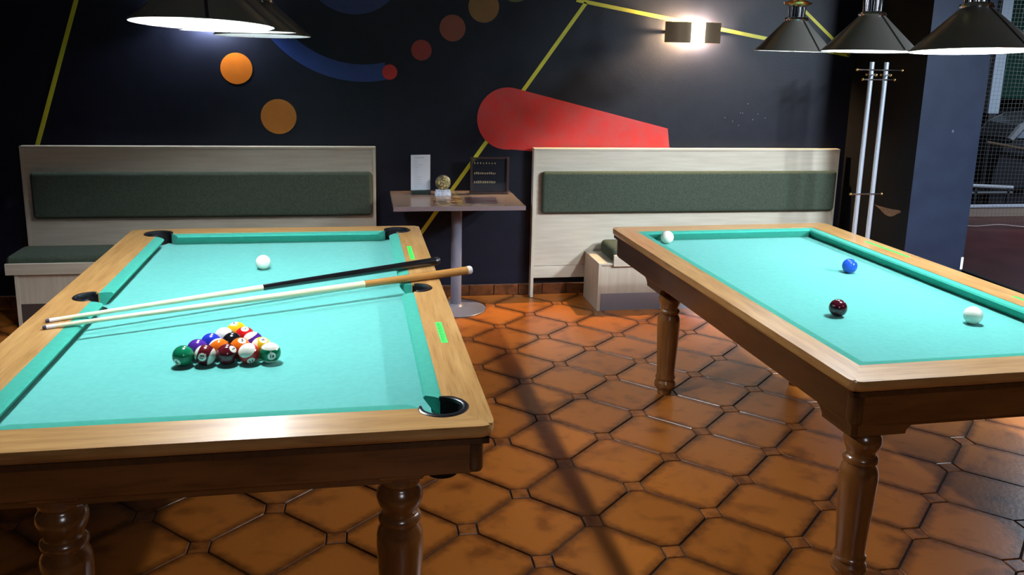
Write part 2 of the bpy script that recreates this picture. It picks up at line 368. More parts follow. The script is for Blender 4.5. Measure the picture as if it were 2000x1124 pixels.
# grey machine
t = thing('game_machine', 'rounded silver-grey game machine with dark body behind the net', 'machine', (6.75, 7.85, 0))
pf = [(-.55, .20), (-.53, .36), (-.50, .50), (-.44, .70), (-.34, .83), (-.15, .92), (.15, .955), (.5, .95), (.9, .90), (.9, .20)]
hood = [(-.44, .70), (-.34, .83), (-.15, .92), (.15, .955), (.5, .95), (.9, .90), (.9, .86), (.5, .905), (.15, .91), (-.12, .875), (-.30, .79), (-.40, .68)]
link('body', xzprism(pf, -.18, .25), mat('machine_dark', (.018, .020, .026), rough=.25), t)
link('hood', xzprism(hood, -.22, .26), mat('machine_silver', (.26, .29, .32), rough=.35, metal=.4), t)
link('windscreen', xzprism([(-.33, .70), (-.27, .79), (-.12, .86), (.15, .89), (.42, .89), (.42, .70)], -.195, -.17), mat('machine_screen', (.13, .17, .22), rough=.2), t)
link('blue_badge', nb(-.02, .12, -.205, -.19, .80, .84), mat('machine_blue', (.03, .08, .35), rough=.3), t)
bm = bmesh.new(); bmesh.ops.create_uvsphere(bm, u_segments=20, v_segments=12, radius=.032)
o = link('round_button', bm, mat('machine_orange', (.75, .09, .01), rough=.35), t, True, (-.165, -.21, .697)); o['label'] = 'orange round button'
link('foot', nb(-.5, .85, -.12, .2, 0, .2), MAT['machine_dark'], t)
t = thing('steel_bench_rail', 'short chrome rail end standing beyond the net by the barrier', 'rail', (6.15, 7.55, 0))
link('tube', tube((-.25, 0, .245), (.20, 0, .225), .019), mat('white_steel', (.50, .54, .60), rough=.25, metal=.3), t, True)
link('lower_bar', nb(-.25, .20, -.012, .012, .172, .186), MAT['machine_silver'], t)
link('stand', nb(-.22, -.19, -.012, .012, 0, .24), MAT['machine_dark'], t); link('stand', nb(.14, .17, -.012, .012, 0, .23), MAT['machine_dark'], t)
t = thing('wooden_bar', 'dark wooden bar slanting in front of the grey machine', 'bar', (6.35, 7.6, 0))
link('beam', tube((-.32, 0, .665), (.75, 0, .50), .016), mat('dark_beam', (.05, .03, .015), rough=.5), t, True)
link('stand', tube((-.30, 0, 0), (-.30, 0, .66), .012), MAT['machine_dark'], t, True); link('stand', tube((.72, 0, 0), (.72, 0, .505), .012), MAT['machine_dark'], t, True)
# net
t = thing('safety_net', 'fine grey safety net hanging in the opening beyond the pillar', 'net', (4.9, 6.72, 0))
bm = bmesh.new(); cell = .034; W_, H_ = 3.2, 2.6; nx, nz = int(W_ / cell), int(H_ / cell)
def thread(a, b, r):
    a, b = Vector(a), Vector(b); d = (b - a).normalized(); s1 = Vector((0, 1, 0)); s2 = d.cross(s1)
    P = [r * s1, r * (-.5 * s1 + .87 * s2), r * (-.5 * s1 - .87 * s2)]
    A = [bm.verts.new(a + p) for p in P]; B = [bm.verts.new(b + p) for p in P]
    for i in range(3): bm.faces.new((A[i], A[(i + 1) % 3], B[(i + 1) % 3], B[i]))
for i in range(nx + 1):
    x = i * cell
    pts = [(x + .012 * math.sin(z * 3 + i * .13), .03 * math.sin(x * 5 + z), z * 1.0) for z in [.02 + .02 * math.sin(x * 7) ** 2, .65, 1.3, 1.95, H_]]
    for a, b in zip(pts, pts[1:]): thread(a, b, .0011)
for j in range(1, nz + 1):
    z = j * cell; n_ = 16
    pts = [(W_ * i / n_, .03 * math.sin(W_ * i / n_ * 5 + z), z + .006 * math.sin(i * 1.1 + j * .3)) for i in range(n_ + 1)]
    for a, b in zip(pts, pts[1:]): thread(a, b, .0011)
tag(link('mesh', bm, mat('net_thread', (.16, .17, .15), rough=.8), t), kind='stuff')
bm = bmesh.new(); n_ = 40
pts = [(W_ * i / n_, .03 * math.sin(W_ * i / n_ * 5) - .004, .012 + .018 * math.sin(W_ * i / n_ * 7) ** 2) for i in range(n_ + 1)]
for a, b in zip(pts, pts[1:]): tube(a, b, .006, bm, 6)
link('bottom_rope', bm, mat('net_rope', (.30, .24, .22), rough=.9), t, True)
link('top_rail', tube((0, 0, H_), (W_, 0, H_), .012), MAT['machine_dark'], t, True)

# ------------------------------------------------------------------ billiard tables
LEGP = [(.030, 0), (.0315, .004), (.032, .018), (.036, .024), (.0445, .034), (.0470, .044), (.0440, .056), (.0375, .064), (.0370, .067), (.0425, .072), (.0430, .079), (.0385, .086),
        (.0380, .10), (.0405, .15), (.0445, .22), (.0475, .28), (.0490, .320), (.0485, .338), (.0455, .353), (.0395, .365), (.0390, .369), (.0440, .374), (.0450, .381), (.0430, .388),
        (.0375, .394), (.0370, .402), (.0410, .411), (.0465, .424), (.0485, .437), (.0465, .450), (.0400, .460), (.0375, .464), (.0370, .467), (.0420, .472), (.0425, .480), (.0410, .486), (.0410, .50)]
def leg(parent, x, y, top, k=1.0):
    pr = [(r * k, z * (top - .016) / .512) for r, z in LEGP]
    o = link('leg', lathe(pr, 36), LEGM, parent, True, (x, y, 0))
    b = link('leg_block', nb(-.052, .052, -.052, .052, top - .034, top, bev=.006), LEGM, o)
    return o
def jit(x0, x1, y0, y1): return (x0 + x1) / 2
def pool_table(label, loc, rz, W, Ln, zt, zs, ww, cw, pockets, legs, apron, stickers, bracket):
    """local: x 0..W, y 0..-Ln, origin on the floor under the far left corner; ww=(left,right,far,near) wood widths"""
    t = thing('billiard_table', label, 'billiard table', (loc[0], loc[1], 0), rz)
    wl, wr, wf, wn = ww; rc = .032; th = .036
    # inner corners
    I = {'fl': (wl, -wf), 'fr': (W - wr, -wf), 'nr': (W - wr, -Ln + wn), 'nl': (wl, -Ln + wn)}
    O = {'fl': (0, 0), 'fr': (W, 0), 'nr': (W, -Ln), 'nl': (0, -Ln)}
    dirs = {'fl': (-1, 1), 'fr': (1, 1), 'nr': (1, -1), 'nl': (-1, -1)}
    rp = .054; ca = {}
    for kx in I:
        d = dirs[kx]; c = Vector(I[kx]) + Vector((-d[0] * .004, -d[1] * .004)); ca[kx] = c
    mv = [-Ln / 2 + .035, ] if pockets else []
    oc = {}
    for kx in O: d = dirs[kx]; oc[kx] = (Vector((O[kx][0] - d[0] * rc, O[kx][1] - d[1] * rc)))
    def ang(d): return math.atan2(d[1], d[0])
    def outer(kx, a_end):
        """from the diagonal of a corner to the axis direction angle a_end"""
        a = ang(dirs[kx]); da = (a_end - a + PI) % (2 * PI) - PI
        return arc(oc[kx].x, oc[kx].y, rc, a, a + da, 5)
    def notch(kx, axis):
        """corner pocket notch from the diagonal to the inner edge; axis 0: ends on horizontal inner edge y=const, 1: vertical edge x=const"""
        c = ca[kx]; d = dirs[kx]
        a = ang(d)
        if axis == 1:    # reach x = I.x line, on the -d.y side
            dx = (I[kx][0] - c.x); aa = math.acos(max(-1, min(1, dx / rp))); a_end = -d[1] * aa
        else:
            dy = (I[kx][1] - c.y); aa = math.asin(max(-1, min(1, dy / rp))); a_end = aa if -d[0] > 0 else PI - aa
        da = (a_end - a + PI) % (2 * PI) - PI
        return arc(c.x, c.y, rp, a, a + da, 9)
    def rail(nm, k0, k1, axis, outang, m):
        o0 = outer(k0, outang); o1 = outer(k1, outang)[::-1]
        poly = o0 + o1; ne = len(poly) - 1
        if pockets:
            n1 = notch(k1, axis); n0 = notch(k0, axis)[::-1]
            mid = []
            if axis == 1:
                xi = I[k0][0]; yy = mv[0]; sgn = -1 if k0 in ('fl', 'nl') else 1
                cxm = xi + sgn * .012
                a_ = math.acos(max(-1, min(1, (xi - cxm) / .048))) if sgn > 0 else math.acos((xi - cxm) / .048)
                # arc bulging outwards from (xi, yy±)
                pts = []
                for i in range(13):
                    aa = -a_ + (2 * a_) * i / 12 if sgn < 0 else None
                    if sgn > 0: aa = a_ - 2 * a_ * i / 12
                    pts.append(aa)
                if sgn < 0:   # left rail: bulge towards -x: angles from a_ .. 2pi - a_
                    pts = [(cxm + .048 * math.cos(a_ + (2 * PI - 2 * a_) * i / 12), yy + .048 * math.sin(a_ + (2 * PI - 2 * a_) * i / 12)) for i in range(13)]
                else:
                    pts = [(cxm + .048 * math.cos(a_ - 2 * a_ * i / 12), yy + .048 * math.sin(a_ - 2 * a_ * i / 12)) for i in range(13)]
                # order: going from k1 back to k0
                y1 = I[k1][1]; y0 = I[k0][1]
                if (pts[-1][1] - pts[0][1]) * (y0 - y1) < 0: pts = pts[::-1]
                mid = pts
            poly = poly + n1 + mid + n0
        else:
            poly = poly + [I[k1], I[k0]]
        # drop duplicate neighbours
        pp = []
        for p in poly:
            if not pp or (Vector(p) - Vector(pp[-1])).length > 1e-5: pp.append(tuple(p))
        bm = prism(pp, zt - th, zt, bevel_edges=list(range(ne)), bev=.010, seg=4)
        bmesh.ops.recalc_face_normals(bm, faces=bm.faces)
        link(nm, bm, m, t, True)
    rail('rail', 'fl', 'nl', 1, PI, OAK_Y); rail('rail', 'nr', 'fr', 1, 0, OAK_Y)
    rail('rail', 'fr', 'fl', 0, PI / 2, OAK_X); rail('rail', 'nl', 'nr', 0, -PI / 2, OAK_X)
    # slate and cloth
    gap = .052
    if pockets:
        poly = []
        for kx, (s0, s1) in {'fl': (0, 0), 'fr': (0, 0), 'nr': (0, 0), 'nl': (0, 0)}.items(): pass
        A = {kx: ca[kx] for kx in ca}; r_ = .047
        def cutcorner(kx, ain, aout):
            c = Vector(A[kx]); d = dirs[kx]; c = c + Vector((d[0] * .016, d[1] * .016))
            a_s, a_e = ain, aout; da = (a_e - a_s)
            return arc(c.x, c.y, r_, a_s, a_e, 10)
        e = .004
        poly += cutcorner('fl', R(-90), R(0))
        poly += cutcorner('fr', R(180), R(270))
        poly += [(I['fr'][0] - e + .004, mv[0] + r_)] + arc(I['fr'][0] + .012, mv[0], r_, R(100), R(260), 10) + [(I['fr'][0] - e + .004, mv[0] - r_)]
        poly += cutcorner('nr', R(90), R(180))
        poly += cutcorner('nl', R(0), R(90))
        poly += [(I['fl'][0], mv[0] - r_)] + arc(I['fl'][0] - .012, mv[0], r_, R(-80), R(80), 10) + [(I['fl'][0], mv[0] + r_)]
    else:
        poly = [I['fl'], I['fr'], I['nr'], I['nl']]
    bm = prism(poly, zs - .03, zs); bmesh.ops.recalc_face_normals(bm, faces=bm.faces)
    tag(link('playing_surface', bm, CLOTH, t), 'bright green cloth bed')
    # cushions
    nz = zt - .006
    def cushion(p0, p1, inw, e0, e1):
        """p0,p1: ends on the wood edge; inw: inward unit; e0,e1: how far the nose is shortened at each end"""
        p0, p1, inw = Vector(p0), Vector(p1), Vector(inw); d = (p1 - p0).normalized()
        bm = bmesh.new()
        prof = [(0, zs + .001, 0), (0, zt - .002, 0), (cw * .45, zt - .0015, .45), (cw * .88, nz + .002, .9), (cw, nz - .004, 1), (cw * .95, nz - .008, .95), (cw * .42, zs + .004, .6), (cw * .36, zs + .001, .55)]
        E = []
        for q_, (base, sg, ee) in enumerate(((p0, 1, e0), (p1, -1, e1))):
            E.append([bm.verts.new((*(base + inw * a_ + d * sg * ee * f_), z_)) for a_, z_, f_ in prof])
        n_ = len(prof)
        for i in range(n_): bm.faces.new((E[0][i], E[0][(i + 1) % n_], E[1][(i + 1) % n_], E[1][i]))
        bm.faces.new(E[0]); bm.faces.new(E[1][::-1])
        bmesh.ops.recalc_face_normals(bm, faces=bm.faces)
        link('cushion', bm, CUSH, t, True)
    x0, x1, y0, y1 = I['fl'][0], I['fr'][0], I['fl'][1], I['nl'][1]
    if pockets:
        g = .054; ee = cw * .8; em = cw * .35; gm = .050; ym = mv[0]
        cushion((x0, y0 - g), (x0, ym + gm), (1, 0), ee, em); cushion((x0, ym - gm), (x0, y1 + g), (1, 0), em, ee)
        cushion((x1, y0 - g), (x1, ym + gm), (-1, 0), ee, em); cushion((x1, ym - gm), (x1, y1 + g), (-1, 0), em, ee)
        cushion((x0 + g, y0), (x1 - g, y0), (0, -1), ee, ee); cushion((x0 + g, y1), (x1 - g, y1), (0, 1), ee, ee)
    else:
        cushion((x0, y0), (x0, y1), (1, 0), cw, cw); cushion((x1, y0), (x1, y1), (-1, 0), cw, cw)
        cushion((x0, y0), (x1, y0), (0, -1), cw, cw); cushion((x0, y1), (x1, y1), (0, 1), cw, cw)
    # pockets
    if pockets:
        def pocket(c, a_mid, half, r_):
            """collar open towards the playing surface, cup below"""
            p = link('pocket', lathe([(r_ - .002, zt - .004), (r_ - .004, zs - .03), (r_ - .006, .50), (r_ - .016, .474), (.0, .464), (0.0, .468), (r_ - .018, .479), (r_ - .009, .502), (r_ - .0075, zs - .03), (r_ - .006, zt - .006)], 28, caps=False), BLACKR, t, True)
            p.location = (c[0], c[1], 0)
            # cut the cup wall away above the slate on the table side
            bm = bmesh.new(); bm.from_mesh(p.data)
            dv = Vector((math.cos(a_mid), math.sin(a_mid)))
            kill = [f for f in bm.faces if f.calc_center_median().z > zs - .032 + .001 and Vector(f.calc_center_median()[:2]).normalized().dot(dv) < math.cos(half) - .02]
            bmesh.ops.delete(bm, geom=kill, context='FACES')
            bm.to_mesh(p.data); bm.free()
            # collar
            bm = bmesh.new(); ri, ro = r_ - .007, r_ + .008; n_ = 28; prev = None
            prof = [(ri, zt - .006), (ri + .001, zt + .0015), (ri + .004, zt + .0035), (ro - .004, zt + .0035), (ro - .0005, zt + .0012), (ro, zt - .002)]
            for i in range(n_ + 1):
                a = a_mid - half + 2 * half * i / n_
                s = 1 if 2 < i < n_ - 2 else (.55 + .15 * min(i, n_ - i))
                ring = [bm.verts.new(((ri + (r - ri) * s) * math.cos(a), (ri + (r - ri) * s) * math.sin(a), z)) for r, z in prof]
                if prev:
                    for q_ in range(len(prof)): bm.faces.new((prev[q_], ring[q_], ring[(q_ + 1) % len(prof)], prev[(q_ + 1) % len(prof)]))
                else: bm.faces.new(ring)
                prev = ring
            bm.faces.new(prev[::-1]); bmesh.ops.recalc_face_normals(bm, faces=bm.faces)
            link('collar', bm, BLACKP, p, True)
        for kx in ca: pocket(ca[kx], ang(dirs[kx]), R(138), rp)
        pocket((I['fl'][0] - .012, mv[0]), PI, R(96), .048); pocket((I['fr'][0] + .012, mv[0]), 0, R(96), .048)
    # apron
    z0, z1, z2 = apron; s = .024; tk = .022
    def board(nm, x0, x1, y0, y1, za, zb, m, bv=.003): link(nm, nb(x0, x1, y0, y1, za, zb, bev=bv), m, t)
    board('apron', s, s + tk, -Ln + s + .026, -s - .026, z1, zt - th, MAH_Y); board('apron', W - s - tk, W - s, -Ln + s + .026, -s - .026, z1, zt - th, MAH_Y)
    board('apron', s + .026, W - s - .026, -s - tk, -s, z1, zt - th, MAH_X); board('apron', s + .026, W - s - .026, -Ln + s, -Ln + s + tk, z1, zt - th, MAH_X)
    for cx, cy in ((s + .018, -s - .018), (W - s - .018, -s - .018), (s + .018, -Ln + s + .018), (W - s - .018, -Ln + s + .018)):
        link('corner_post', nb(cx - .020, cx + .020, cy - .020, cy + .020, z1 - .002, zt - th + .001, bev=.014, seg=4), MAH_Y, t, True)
    # shadow moulding under the top
    bm = bmesh.new()
    for (a, b, c_, d_) in ((.012, .03, -Ln + .012, -.012), (W - .03, W - .012, -Ln + .012, -.012), (.012, W - .012, -.03, -.012), (.012, W - .012, -Ln + .012, -Ln + .03)):
        box(bm, a, b, c_, d_, zt - th - .012, zt - th + .001)
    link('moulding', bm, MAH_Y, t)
    # recessed frame
    f_ = .06 if bracket else .045; fx = f_ if bracket else .27; fr_ = f_ if bracket else .165
    board('frame', fx, fx + .03, -Ln + f_ + .03, -f_ - .03, z0, z1 + .05, MAH_Y); board('frame', W - fr_ - .03, W - fr_, -Ln + f_ + .03, -f_ - .03, z0, z1 + .05, MAH_Y)
    x0_ = f_ if bracket else .06
    board('frame', x0_, W - fr_, -f_ - .03, -f_, z0, z1 + .05, MAH_X); board('frame', x0_, W - fr_, -Ln + f_, -Ln + f_ + .03, z0, z1 + .05, MAH_X)
    link('bed_board', nb(.09, W - .09, -Ln + .09, -.09, z1 + .02, zs - .031), MAH_Y, t)
    for (lx, ly) in legs:
        leg(t, lx, ly, z1 + .02, 1.0 if bracket and ly > -1 else 1.06 if bracket else 1.12)
    if bracket:
        zb, zq = z0 - .006, z1 + .004; cov = [(.060 * (1 - math.cos(R(v))), (zq - zb) * math.sin(R(v))) for v in (0, 15, 30, 45, 60, 75, 90)]
        def brk(u0, u1, l_, r_):
            P = [(u0, zb), (u1, zb)]
            if r_: P += [(u1 + a_, zb + b_) for a_, b_ in cov[1:]]
            else: P += [(u1, zq)]
            if l_: P += [(u0 - a_, zb + b_) for a_, b_ in cov[:0:-1]]
            else: P += [(u0, zq)]
            return P
        for (lx, ly) in legs:
            side = lx < W / 2
            xs = s + .003 if side else W - s - tk + .001
            near = ly < -Ln + .2
            u0, u1 = (-Ln + s + .004, ly + .075) if near else (ly - .075, ly + .075)
            bm = xzprism(brk(u0, u1, not near, True), 0, tk - .004)
            bmesh.ops.transform(bm, matrix=Matrix(((0, 1, 0, xs), (1, 0, 0, 0), (0, 0, 1, 0), (0, 0, 0, 1))), verts=bm.verts); bmesh.ops.recalc_face_normals(bm, faces=bm.faces)
            link('bracket', bm, MAH_Y, t)
            if near:
                a0_, a1_ = (s + tk, lx + .08) if side else (lx - .08, lx + .08)
                bm = xzprism(brk(a0_, a1_, not side, True), -Ln + s + .003, -Ln + s + tk - .001); link('bracket', bm, MAH_X, t)
    for (sx0, sx1, sy0, sy1, lab) in stickers:
        stt = link('sticker', nb(sx0, sx1, sy0, sy1, zt - .0005, zt + .0006), NEON, t); stt['label'] = lab
        bm = bmesh.new(); n_ = int((sy1 - sy0) / .013)
        for i in range(n_):
            yy = sy0 + .012 + (sy1 - sy0 - .024) * i / max(1, n_ - 1)
            wq = (sx1 - sx0) * random.uniform(.35, .6); xs = sx0 + (sx1 - sx0) * .2
            box(bm, xs, xs + wq, yy - .0012, yy + .0012, zt + .0004, zt + .0010)
            if i % 2: box(bm, xs, xs + .0022, yy - .0045, yy + .0045, zt + .0004, zt + .0010)
        link('lettering', bm, INK, stt)
    return t
ZT, ZL, ZRt, ZR = .6376, .5915, .6355, .5905
LX, LY = -.985, 4.006
pool_table('oak pool table with six black pockets, racked balls and two cues on it', (LX, LY), R(.5), 1.2584, 2.2313, ZT, ZL, (.125, .103, .095, .115), .042, True,
           [(.322, -2.145), (1.050, -2.145), (.30, -.52), (1.02, -.52)], (.488, .513, 0), [(1.176, 1.194, -.66, -.43, 'green lettered sticker at the far right rail'), (1.195, 1.214, -1.665, -1.475, 'green lettered sticker right of the middle pocket')], False)
RA = 1.944; RX, RY = 1.181, 3.931
tR = pool_table('oak carom billiard table without pockets, four loose balls on it', (RX, RY), R(RA), 1.1185, 1.9972, ZRt, ZR, (.090, .122, .100, .114), .036, False,
           [(.105, -.515), (.110, -1.905), (.735, -.515), (.800, -1.905)], (.474, .499, 0), [(1.062, 1.078, -.735, -.425, 'thin green lettering on the far part of the right rail'), (1.052, 1.068, -1.62, -1.33, 'thin green lettering on the near part of the right rail')], True)

# ------------------------------------------------------------------ balls
WHITEB = (.80, .78, .68)
def ballmat(name, col, stripe_):
    m = mat('ball_' + name, col, rough=.12, spec=.6)
    if stripe_:
        nt = m.node_tree; N = nt.nodes; L = nt.links; b = N['Principled BSDF']
        tc = N.new('ShaderNodeTexCoord'); sp = N.new('ShaderNodeSeparateXYZ'); ab = N.new('ShaderNodeMath'); ab.operation = 'ABSOLUTE'
        gt = N.new('ShaderNodeMath'); gt.operation = 'GREATER_THAN'; gt.inputs[1].default_value = .0158
        mx = N.new('ShaderNodeMix'); mx.data_type = 'RGBA'; mx.inputs[6].default_value = (*col, 1); mx.inputs[7].default_value = (*WHITEB, 1)
        L.new(tc.outputs['Object'], sp.inputs[0]); L.new(sp.outputs[2], ab.inputs[0]); L.new(ab.outputs[0], gt.inputs[0]); L.new(gt.outputs[0], mx.inputs[0]); L.new(mx.outputs[2], b.inputs['Base Color'])
    return m
BADGE = mat('ivory_badge', (.82, .80, .70), rough=.15); DIG = mat('black_digits', (.005, .005, .005), rough=.2)
numcache = {}
def digits(n):
    cu = bpy.data.curves.new('n', 'FONT'); cu.body = str(n); cu.align_x = 'CENTER'; cu.align_y = 'CENTER'; cu.size = .0150 if n < 10 else .0128; cu.offset = .0004; cu.resolution_u = 3
    o = bpy.data.objects.new('n', cu); C.objects.link(o)
    dg = bpy.context.evaluated_depsgraph_get(); me = bpy.data.meshes.new_from_object(o.evaluated_get(dg)); bpy.data.objects.remove(o)
    return me
BR = .0286
def ball(num, x, y, zb, col, stripe_, badge, axis, label, group=None, rad=BR, name='pool_ball', rough=.12):
    """badge: direction to the number, axis: stripe axis (both world); local frame z = stripe axis, x = badge"""
    bm = bmesh.new(); bmesh.ops.create_uvsphere(bm, u_segments=64, v_segments=40, radius=rad)
    m = ballmat(label.split()[0] + str(num), col, stripe_)
    o = link(name, bm, m, None, True); o.data.polygons.foreach_set('use_smooth', [True] * len(o.data.polygons))
    X = Vector(badge).normalized(); Z = Vector(axis); Z = (Z - X * Z.dot(X)).normalized(); Y = Z.cross(X)
    o.matrix_world = Matrix.Translation((x, y, zb + rad)) @ Matrix((X, Y, Z)).transposed().to_4x4()
    tag(o, label, 'ball', group)
    if num:
        bm = bmesh.new(); hb = []; rb = .0112
        c = bm.verts.new((rad + .00016, 0, 0)); prev = [c]
        rings = []
        for q_ in range(1, 4):
            rr = rb * q_ / 3; a_ = math.sqrt(rad * rad - rr * rr) + .00016
            rings.append([bm.verts.new((a_, rr * math.cos(2 * PI * i / 24), rr * math.sin(2 * PI * i / 24))) for i in range(24)])
        for i in range(24): bm.faces.new((c, rings[0][i], rings[0][(i + 1) % 24]))
        for A_, B_ in zip(rings, rings[1:]):
            for i in range(24): bm.faces.new((A_[i], B_[i], B_[(i + 1) % 24], A_[(i + 1) % 24]))
        bd = link('badge', bm, BADGE, o, True); bd.matrix_parent_inverse = Matrix()
        me = digits(num); me.name = 'number'
        b2 = bmesh.new(); b2.from_mesh(me); bmesh.ops.triangulate(b2, faces=b2.faces)
        for _ in range(3):
            le = [e for e in b2.edges if e.calc_length() > .0016]
            if le: bmesh.ops.subdivide_edges(b2, edges=le, cuts=1); bmesh.ops.triangulate(b2, faces=b2.faces)
        b2.to_mesh(me); b2.free()
        for v in me.vertices:
            p = Vector((0, v.co.x, v.co.y)); p.x = math.sqrt(max(1e-9, rad * rad - p.y ** 2 - p.z ** 2)) ; v.co = p * (1 + .0004 / rad)
        me.materials.clear(); me.materials.append(DIG)
        nn = bpy.data.objects.new('number', me); C.objects.link(nn); nn.parent = bd
    return o
D_ = .0573; cx, cy = -.362, 2.371
def rk(row, i):  # row 0 = front
    n_ = 5 - row; return cx + (i - (n_ - 1) / 2) * D_, cy + row * D_ * .8665
GR = None
yel, blu, red, pur, org, grn, mar, blk = (.78, .50, .015), (.02, .035, .42), (.55, .012, .012), (.07, .02, .26), (.78, .16, .01), (.004, .16, .07), (.10, .008, .014), (.006, .006, .009)
rack = [
 (6, 0, 0, grn, 0, (-.45, -.80, -.36), (0, .3, 1), 'solid green six ball at the left front corner of the rack'),
 (15, 0, 1, mar, 1, (-.12, -.85, .12), (-.92, .15, .28), 'maroon striped fifteen ball, second from left in the front row'),
 (7, 0, 2, mar, 0, (.62, -.35, .62), (0, 1, 0), 'solid maroon seven ball in the middle of the front row'),
 (11, 0, 3, red, 1, (.30, -.80, -.50), (-.22, -.60, .72), 'red striped eleven ball, fourth from left in the front row'),
 (14, 0, 4, grn, 1, (.22, -.93, -.05), (.05, -.03, 1), 'green striped fourteen ball at the right front corner of the rack'),
 (4, 1, 0, pur, 0, (-.75, -.55, .05), (0, 0, 1), 'solid purple four ball behind the green six ball'),
 (13, 1, 1, org, 1, (.1, .7, -.5), (-.5, .75, .55), 'orange striped thirteen ball behind the maroon fifteen ball'),
 (5, 1, 2, org, 0, (.25, -.35, .85), (0, 1, 0), 'solid orange five ball behind the red striped ball'),
 (9, 1, 3, yel, 1, (.25, -.35, .80), (-1, -.2, .1), 'yellow striped nine ball behind the green striped ball'),
 (2, 2, 0, blu, 0, (0, .9, .2), (0, 0, 1), 'solid blue two ball at the left of the middle row'),
 (8, 2, 1, blk, 0, (.55, -.50, -.10), (0, 0, 1), 'solid black eight ball in the centre of the rack'),
 (12, 2, 2, pur, 1, (.6, .65, .3), (-.75, -.55, .15), 'violet striped twelve ball at the right of the middle row'),
 (10, 3, 0, blu, 1, (.3, .8, .55), (0, -.55, .8), 'mostly white ten ball with blue stripe in the two-ball row'),
 (3, 3, 1, red, 0, (.1, -.30, .9), (0, 1, 0), 'solid red three ball in the two-ball row'),
 (1, 4, 0, yel, 0, (-.2, -.2, .95), (0, 1, 0), 'solid yellow one ball at the far point of the rack')]
for num, row, i, col, s_, bd, ax, lab in rack:
    x, y = rk(row, i); ball(num, x, y, ZL, col, s_, bd, ax, lab, 'racked pool balls')
ball(0, -.371, 3.426, ZL, (.84, .83, .74), 0, (0, -1, 0), (0, 0, 1), 'white cue ball alone on the pool table beyond the cues')
ball(0, 1.400, 3.760, ZR, (.84, .82, .70), 0, (0, -1, 0), (0, 0, 1), 'ivory ball in the far left corner of the carom table', 'carom balls', .030, 'carom_ball')
ball(0, 1.967, 3.167, ZR, (.012, .07, .48), 0, (0, -1, 0), (0, 0, 1), 'blue ball on the carom table', 'carom balls', .030, 'carom_ball')
ball(0, 1.597, 2.614, ZR, (.055, .004, .010), 0, (0, -1, 0), (0, 0, 1), 'crimson dark red ball on the carom table', 'carom balls', .030, 'carom_ball')
ball(0, 2.014, 2.488, ZR, (.84, .84, .74), 0, (0, -1, 0), (0, 0, 1), 'cream white ball nearest the right rail of the carom table', 'carom balls', .030, 'carom_ball')

# ------------------------------------------------------------------ cues
def cue(label, tip, butt, butt_mat, joint, shaft_mat, rb, ring):
    tip, butt = Vector(tip), Vector(butt); L = (butt - tip).length
    t = thing('pool_cue', label, 'cue', (0, 0, 0)); t.matrix_world = along(tip, butt)
    r = lambda s: .0060 + (rb - .0060) * (s / L) ** 1.05
    J = L * joint
    link('tip', lathe([(.0, 0), (.0042, .0006), (.0057, .004), (.0058, .010)], 20), mat('leather_tip', (.05, .045, .09), rough=.8), t, True)
    link('ferrule', lathe([(.0060, .010), (r(.03), .036)], 20), mat('white_ferrule', (.78, .78, .86), rough=.3), t, True)
    link('shaft', lathe([(r(.036) - .0002, .036)] + [(r(s), s) for s in [.036 + (J - .036) * i / 8 for i in range(9)]], 24), shaft_mat, t, True)
    link('butt', lathe([(r(J) + .0004, J)] + [(r(s) + .0004, s) for s in [J + (L - .02 - J) * i / 6 for i in range(1, 7)]], 24), butt_mat, t, True)
    link('bumper', lathe([(r(L) + .0004, L - .02), (r(L) + .0006, L - .006), (r(L) - .002, L - .001), (0, L)], 24), ring, t, True)
ASH = mat('pale_ash_shaft', (.80, .72, .50), rough=.3, col2=(.74, .65, .42), scale=20, stretch=(3, 3, .3), coat=.4)
cue('pool cue with black butt lying across the pool table', (-.912, 2.652, .6438), (.300, 3.262, .6534), mat('black_lacquer', (.006, .006, .008), rough=.12, coat=.8), .485, ASH, .0150, mat('dark_bumper', (.02, .02, .025), rough=.3))
cue('pool cue with light brown butt lying across the pool table', (-.900, 2.588, .6438), (.406, 3.108, .6536), mat('tan_lacquer', (.42, .20, .055), rough=.2, coat=.6), .70, ASH, .0150, mat('white_bumper', (.62, .58, .56), rough=.4))

